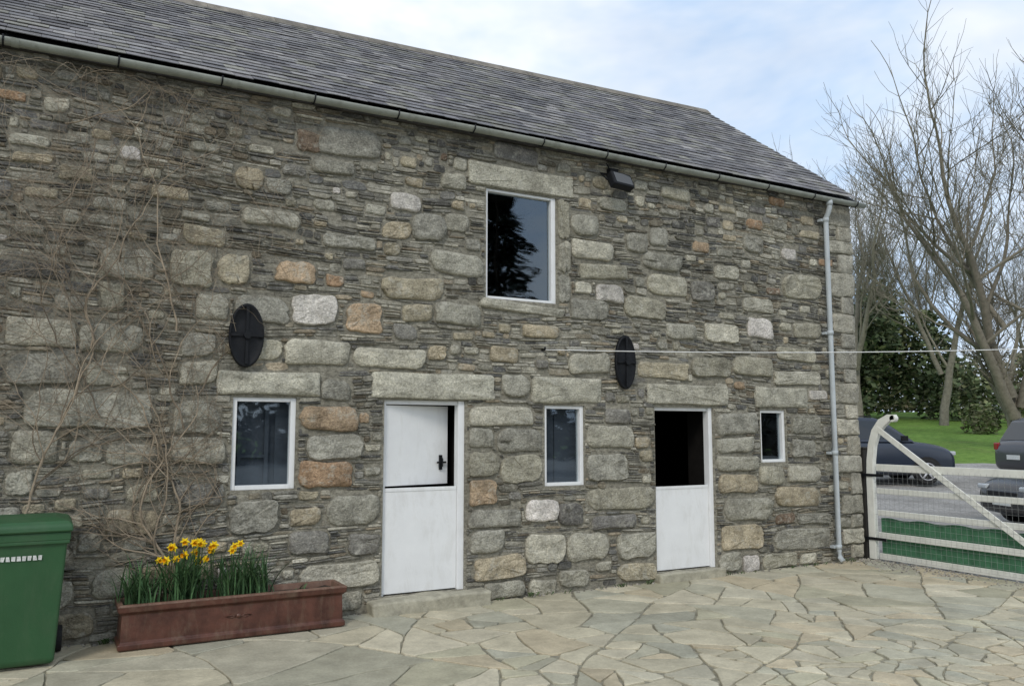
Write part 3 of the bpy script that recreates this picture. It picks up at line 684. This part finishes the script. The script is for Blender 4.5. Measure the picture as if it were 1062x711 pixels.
m=MB()
for i in range(1100):
    if i<750: x=random.gauss(6.9,.25); y=-abs(random.gauss(0,1.3))
    else: x=ru(-8,6.9); y=-abs(random.gauss(.03,.035))-.03
    if (-.62<x<.78 and y>-.3) or (3.05<x<4.2 and y>-.2) or x>7.3: continue
    r=ru(.006,.018); c=ru(.15,.4)
    vs=[(x+r*math.cos(k*1.047),y+r*.8*math.sin(k*1.047),.05) for k in range(6)]+[(x+r*.6*math.cos(k*1.047),y+r*.5*math.sin(k*1.047),.052+r*.7) for k in range(6)]
    m.add(vs,[(k,(k+1)%6,6+(k+1)%6,6+k) for k in range(6)]+[tuple(range(6,12))],(c,c*.93,c*.8))
m.build('loose_gravel',M_steps)
m=MB()
for i in range(60):
    x=ru(-8,6.9)
    if -.65<x<.8 or 3.05<x<4.2: continue
    n=random.randint(3,9); s=ru(.02,.06)
    for k in range(n):
        a=ru(0,6.28); q=Vector((math.cos(a),-abs(math.sin(a)),0)); p=Vector((x+ru(-.05,.05),-.06-ru(0,.04),.05)); sd_=Vector((-q.y,q.x,0))*.005
        g=ru(.6,1.2); m.add([tuple(p-sd_),tuple(p+sd_),tuple(p+q*s*.6+sd_+Vector((0,0,s*.9))),tuple(p+q*s+Vector((0,0,s)))],[(0,1,2,3)],(.07*g,.12*g,.04*g))
m.build('wall_foot_weeds',M_leaf)

# ------------------------------------------------------------------ cars
def car(loc,rz,paint,L=4.5,Wd=1.86,H=1.66):
    e=empty('parked_car',loc,rz); sx=L/4.5; sy=Wd/1.86; sz=H/1.66
    st=[(2.25,.42,.60,.62),(2.21,.30,.74,.76),(2.05,.22,.88,.86),(1.7,.2,.97,.91),(1.1,.2,1.04,.93),(.3,.2,1.06,.93),(-.8,.2,1.07,.93),(-1.6,.22,1.09,.92),(-2.05,.28,1.08,.87),(-2.2,.36,.98,.81),(-2.25,.48,.80,.74)]
    m=MB(); vs=[]
    for x,zb,zt,w in st:
        h=zt-zb
        half=[(0,zb),(w*.9,zb),(w*.985,zb+.1*h),(w,zb+.45*h),(w*.985,zb+.75*h),(w*.93,zb+.93*h),(w*.8,zt),(w*.4,zt+.02),(0,zt+.028)]
        full=half+[(-a,b) for a,b in half[-2:0:-1]]
        vs+=[(x*sx,a*sy,b*sz) for a,b in full]
    K=len(full); fs=[(i*K+j,(i+1)*K+j,(i+1)*K+(j+1)%K,i*K+(j+1)%K) for i in range(len(st)-1) for j in range(K)]
    fs+=[tuple(range(K)),tuple(range((len(st)-1)*K,len(st)*K))[::-1]]
    m.add(vs,fs,smooth=True); o=m.build('body',paint,e); s=o.modifiers.new('s','SUBSURF'); s.levels=2; s.render_levels=2
    B0=[(1.15,.80),(.55,.85),(-.6,.86),(-1.6,.85),(-2.1,.76)]; T0=[(.38,.58),(.15,.63),(-.6,.65),(-1.5,.62),(-1.82,.57)]
    zb=1.03; zts=[1.57,1.62,1.66,1.61,1.54]
    vs=[];
    for i in range(5):
        for sgn in (1,-1): vs+=[(B0[i][0]*sx,sgn*B0[i][1]*sy,zb*sz),(T0[i][0]*sx,sgn*T0[i][1]*sy,zts[i]*sz)]
    fs=[]
    for i in range(4):
        a=i*4;b=a+4; fs+=[(a,a+1,b+1,b),(a+2,b+2,b+3,a+3),(a+1,a+3,b+3,b+1)]
    fs+=[(0,2,3,1),(16,17,19,18)]
    m=MB(); m.add(vs,fs); o=m.build('cabin',paint,e); bev(o,.05,3)
    g=MB()
    def pt(i,t,s,k,out=.006):
        b=Vector((B0[i][0],s*B0[i][1],zb)).lerp(Vector((B0[i+1][0],s*B0[i+1][1],zb)),k); q=Vector((T0[i][0],s*T0[i][1],zts[i])).lerp(Vector((T0[i+1][0],s*T0[i+1][1],zts[i+1])),k)
        p=b.lerp(q,t); return (p.x*sx,(p.y+s*out)*sy,p.z*sz)
    for s in (1,-1):
        for i,k0,k1 in ((0,.25,.95),(1,.02,.93),(2,.03,.9),(3,.08,.55)):
            q=[pt(i,.1,s,k0),pt(i,.1,s,k1),pt(i,.85,s,k1),pt(i,.85,s,k0)]
            g.add(q,[(0,1,2,3)])
    def endw(i,dx):
        b,t=Vector((B0[i][0],B0[i][1],zb)),Vector((T0[i][0],T0[i][1],zts[i]))
        p,q=b.lerp(t,.08),b.lerp(t,.9); return [((p.x+dx)*sx,-p.y*.92*sy,p.z*sz),((p.x+dx)*sx,p.y*.92*sy,p.z*sz),((q.x+dx)*sx,q.y*.92*sy,q.z*sz),((q.x+dx)*sx,-q.y*.92*sy,q.z*sz)]
    g.add(endw(0,.012),[(0,1,2,3)]); g.add(endw(4,-.012),[(0,1,2,3)]); g.build('windows',M_carglass,e)
    for i,(x,s) in enumerate(((1.38,1),(1.38,-1),(-1.38,1),(-1.38,-1))):
        r=.345; m=MB(); y=s*.80*sy; y2=s*.945*sy
        m.tube([(x*sx,y-s*.06,r),(x*sx,y2,r)],r,28,smooth=False)
        a=m.build('tyre_%d'%i,M_rubber,e); bev(a,.03,2)
        m=MB(); n=28; vs=[]
        R1=.345*1.16
        for k in range(n//2+7):
            t=-.3+ (math.pi+.6)*k/(n//2+6); vs+=[(x*sx+R1*math.cos(t),s*.932*sy,r+R1*math.sin(t)),(x*sx+R1*.6*math.cos(t),s*.934*sy,r+R1*.6*math.sin(t))]
        m.add(vs,[(2*k,2*k+1,2*k+3,2*k+2) for k in range(n//2+6)]); m.build('wheel_arch_%d'%i,M_rubber,e)
        m=MB()
        for k in range(5):
            t=k*1.2566+.3; m.tube([(x*sx,y2+s*.008,r),(x*sx+.225*math.cos(t),y2+s*.008,r+.225*math.sin(t))],[.035,.028],5)
        m.tube([(x*sx,y2,r),(x*sx,y2+s*.02,r)],.05,12)
        m.tube([(x*sx+.225*math.cos(t*.2618),y2+s*.006,r+.225*math.sin(t*.2618)) for t in range(25)],.016,5)
        m.build('alloy_wheel_%d'%i,M_alloy,e)
    m=MB()
    for s in (1,-1):
        m.box(2.02*sx,s*.62*sy-.14,.70*sz,2.235*sx,s*.62*sy+.14,.80*sz)
    bev(m.build('headlamps',M_lamp,e),.03)
    m=MB()
    for s in (1,-1): m.box(-2.235*sx,s*.70*sy-.1,.82*sz,-2.05*sx,s*.70*sy+.1,1.0*sz)
    bev(m.build('tail_lamps',M_tail,e),.03)
    m=MB(); m.box(2.2*sx,-.26,.42*sz,2.262*sx,.26,.52*sz); m.box(-2.262*sx,-.26,.6*sz,-2.2*sx,.26,.71*sz); m.build('number_plates',M_label,e)
    m=MB(); m.box(2.15*sx,-.45,.56*sz,2.247*sx,.45,.68*sz)
    for s in (1,-1): m.box(.72*sx,s*1.0*sy-.08,1.05*sz,.86*sx,s*1.0*sy+.08,1.18*sz); m.tube([(.1*sx,s*.6*sy,1.66*sz),(-1.4*sx,s*.58*sy,1.65*sz)],.014,6)
    bev(m.build('grille_and_mirrors',M_black,e),.02)
M_alloy=mat_simple('alloy',(.6,.6,.62),.35,.05,metal=.5); M_lamp=mat_simple('headlamp',(.45,.48,.5),.12,.1,spec=.8); M_tail=mat_simple('tail_lamp',(.25,.01,.01),.2,.1,spec=.7)
x,y=W(9.9,24.); car((x,y,hgt(x,y)+.03),math.radians(-31),M_paint('dark_blue_paint',(.02,.028,.045)),4.6,1.9,1.85)
x,y=W(16.2,23.6); car((x,y,hgt(x,y)+.03),math.radians(-24),M_paint('dark_grey_paint',(.045,.047,.055)),4.7,1.98,1.9)
x,y=W(11.75,16.6); car((x,y,hgt(x,y)+.03),math.radians(151+4),M_paint('black_paint',(.012,.012,.014)),4.6,1.88,1.66)

# ------------------------------------------------------------------ trees
def bare_tree(name,loc,stems,seed,maxlev=6,tw=.007,col=(.16,.145,.11),dens=.88):
    random.seed(seed); m=MB()
    def grow(p,d,L,r,lev):
        n=5 if lev<2 else (4 if lev<4 else 3); pts=[p.copy()];rad=[r]; r1=max(tw*.6,r*.55)
        for i in range(n):
            d=(d+Vector((ru(-1,1),ru(-1,1),ru(-.6,1)))*(.13+.02*lev)+Vector((0,0,.05))).normalized(); p=p+d*(L/n); pts.append(p.copy()); rad.append(r+(r1-r)*(i+1)/n)
            if lev<maxlev and i>=(1 if lev<3 else 0):
                for c in range(1 if lev<2 else (random.choice((1,1,2)) if lev<maxlev-1 else 2)):
                    if rnd()<dens:
                        ax=Vector((ru(-1,1),ru(-1,1),ru(-.3,.7))).normalized(); nd_=(d*.8+ax*.85).normalized()
                        grow(p.copy(),nd_,L*ru(.45,.72),max(tw,rad[-1]*ru(.4,.62)),lev+1)
        if lev<maxlev: grow(p.copy(),(d+Vector((ru(-.3,.3),ru(-.3,.3),.1))).normalized(),L*.72,r1,lev+1)
        k=ru(.8,1.2); m.tube(pts,rad,8 if lev<2 else (5 if lev<3 else 3),tuple(q*k for q in col),cap=False,smooth=lev<3)
    for s in stems: grow(Vector(s[0]),Vector(s[1]).normalized(),s[2],s[3],s[4])
    o=m.build(name,M_bark); o.location=loc; print(name,len(m.v)); return o
R3=Vector((.875,-.485,0)); V3=Vector((.485,.875,0)); U3=Vector((0,0,1))
def dr(a,b,c): return tuple(R3*a+V3*b+U3*c)
x,y=W(19.9,33)
bare_tree('bare_tree',(x,y,hgt(x,y)-.1),[((0,0,0),dr(-.15,0,1),2.6,.36,1),(dr(-.2,0,1.4),dr(-.6,-.1,1),5.2,.22,1),(dr(-.25,0,2.2),dr(-.28,.2,1),6.0,.22,1),(dr(.1,0,1.8),dr(.3,0,1),5.6,.22,1),(dr(-.5,0,3.5),dr(-1.0,-.2,.75),4.8,.12,2),(dr(-.4,0,5),dr(-.7,.2,.9),5.0,.12,2),(dr(-1.2,0,7),dr(-1.0,.2,.7),4.2,.09,2)],5,5,.0095,(.19,.17,.13),.95)
x,y=W(24.6,48)
t2=bare_tree('bare_tree',(x,y,hgt(x,y)-.1),[((0,0,0),dr(.05,0,1),5.5,.26,0),(dr(0,0,3),dr(-.35,.1,1),5,.16,1)],9,5,.010,(.18,.165,.13))
random.seed(3)
for X,Z,s,r in ((20.6,50,1.15,1.9),(29.6,50,.8,3.6),(34,55,.9,.7),(31.5,62,.95,5.),(27,66,1.0,4.2),(40,58,1.1,2.6),(47,60,1,1.2),(23.5,60,1.15,.4)):
    o=bpy.data.objects.new('bare_tree',t2.data); link(o); x,y=W(X,Z); o.location=(x,y,hgt(x,y)-.1); o.scale=(s,s,s*ru(.9,1.1)); o.rotation_euler=(0,0,r)

def foliage(name,blobs,n,size,cols,loc=(0,0,0),parent=None):
    m=MB()
    tot=sum(b[3]*b[4]*b[5] for b in blobs)
    for b in blobs:
        k=int(n*b[3]*b[4]*b[5]/tot)
        for i in range(k):
            v=Vector((random.gauss(0,1),random.gauss(0,1),random.gauss(0,1))).normalized()*(rnd()**.33)
            wob=1+.35*noise.noise(v*2.2+Vector(b[:3]))
            p=Vector((b[0]+v.x*b[3]*wob,b[1]+v.y*b[4]*wob,b[2]+v.z*b[5]*wob))
            s=size*ru(.5,1.4); a=Vector((ru(-1,1),ru(-1,1),ru(-.6,.6))).normalized()*s; c=a.cross(Vector((ru(-1,1),ru(-1,1),ru(-1,1)))).normalized()*s*.5
            cc=random.choice(cols); g=ru(.6,1.4)*(1+.5*noise.noise(p*.9))
            m.add([tuple(p-a),tuple(p+c),tuple(p+a),tuple(p-c)],[(0,1,2,3)],tuple(q*g for q in cc))
    o=m.build(name,M_leaf,parent); o.location=loc; return o
ev=[(.10,.13,.065),(.12,.155,.075),(.07,.10,.05),(.16,.175,.085)]
def blob(X,Z,z,rx,ry,rz): x,y=W(X,Z); return (x,y,hgt(x,y)+z,rx,ry,rz)
foliage('evergreen_trees',[blob(21.5,54,3.2,2.6,2.2,3.6),blob(24.2,55,4.4,2.2,2.0,4.2),blob(24.6,55,7.0,1.3,1.2,2.),blob(26.6,54,3.6,2.,2,3.6),blob(27.6,52,2.0,1.6,1.6,2.2),blob(22.8,53,5.4,1.6,1.6,2.6),blob(19,54,4,2.4,2.2,4.2),blob(28.6,50,1.3,1.2,1.2,1.4)],20000,.20,ev)
hb=[]
for i in range(26):
    X=12+i*2.5; hb.append(blob(X,66+ru(-2,2),ru(1,2.0),2.4,1.8,ru(1.8,3.6)))
foliage('hedgerow',hb,20000,.26,[(.14,.145,.08),(.17,.15,.10),(.10,.12,.06),(.20,.18,.12)])
foliage('shrubs',[blob(23.4,42,.6,1.0,.8,.9),blob(29.0,47,.7,1.4,1,1.1)],2500,.12,[(.12,.15,.055),(.16,.16,.08)])
hb=[]
for i in range(28): hb.append((-22+i*4.,-43+ru(-1.5,1.5),1.9,3.2,1.6,ru(2.4,3.6)))
foliage('added_reflection_hedge',hb,14000,.45,[(.05,.052,.045),(.07,.066,.055)])  # unseen dark hedge, added only for the ground-floor panes to reflect
m=MB(); H=15.; cx,cy=14.2,-25.
m.tube([(cx,cy,0),(cx,cy,H)],[.22,.03],8,(.08,.06,.045))
for i in range(9000):
    t=rnd()**.8; z=1.2+t*(H-1.2); R=(1-t)**.8*3.6+.12; layer=.82+.18*math.sin(z*5.5); a=ru(0,6.28); lob=1+.18*math.sin(a*5+z*2.3)
    r=R*layer*lob*rnd()**.4; p=Vector((cx+r*math.cos(a),cy+r*math.sin(a),z-.2*r)); o=Vector((math.cos(a),math.sin(a),-.25)).normalized()*.25; s=Vector((-math.sin(a),math.cos(a),ru(-.3,.3)))*.11; g=ru(.6,1.3)
    m.add([tuple(p-o),tuple(p+s),tuple(p+o),tuple(p-s)],[(0,1,2,3)],(.05*g,.065*g,.05*g))
m.build('conifer_tree',M_leaf)

# ------------------------------------------------------------------ world, sun, camera
w=bpy.data.worlds.new('World'); scene.world=w; w.use_nodes=True; nt=w.node_tree; nt.nodes.clear()
S=Vector((-.55,-.62,.70)).normalized(); el=math.asin(S.z); az=math.atan2(S.x,S.y)
out=nd(nt,'ShaderNodeOutputWorld'); mx=nd(nt,'ShaderNodeMixShader'); b1=nd(nt,'ShaderNodeBackground'); b2=nd(nt,'ShaderNodeBackground')
sky=nd(nt,'ShaderNodeTexSky',sky_type='NISHITA'); sky.sun_disc=False; sky.sun_elevation=el; sky.sun_rotation=az; sky.dust_density=1.5
nt.links.new(sky.outputs[0],b1.inputs[0]); b1.inputs[1].default_value=.15
tc=nd(nt,'ShaderNodeTexCoord'); mp=nd(nt,'ShaderNodeMapping'); mp.inputs['Scale'].default_value=(1,1,2.2); mp.inputs['Location'].default_value=(.35,.1,0); nt.links.new(tc.outputs['Generated'],mp.inputs[0])
n1=noisen(nt,mp.outputs[0],1.5,5,.55,.3); f=ramp(nt,n1,.36,.56,gray(.75),gray(1))
n2=noisen(nt,mp.outputs[0],2.6,5,.6,.2); cc=ramp(nt,n2,.35,.66,(.52,.69,.93,1),(.98,.99,1,1)); nt.links.new(cc,b2.inputs[0]); b2.inputs[1].default_value=1.12
nt.links.new(f,mx.inputs[0]); nt.links.new(b1.outputs[0],mx.inputs[1]); nt.links.new(b2.outputs[0],mx.inputs[2]); nt.links.new(mx.outputs[0],out.inputs[0])
ld=bpy.data.lights.new('sun','SUN'); ld.energy=1.4; ld.angle=math.radians(14); ld.color=(1,.94,.85); lo=bpy.data.objects.new('sun',ld); link(lo); lo.rotation_euler=S.to_track_quat('Z','Y').to_euler()
cd=bpy.data.cameras.new('camera'); cd.sensor_width=36; cd.lens=36*870/1062; cd.clip_end=2000; cd.clip_start=.05
co=bpy.data.objects.new('camera',cd); link(co); co.location=CAM; co.rotation_euler=(math.radians(96),0,math.radians(-29)); scene.camera=co
scene.view_settings.view_transform='Standard'; scene.view_settings.look='None'; scene.view_settings.exposure=0
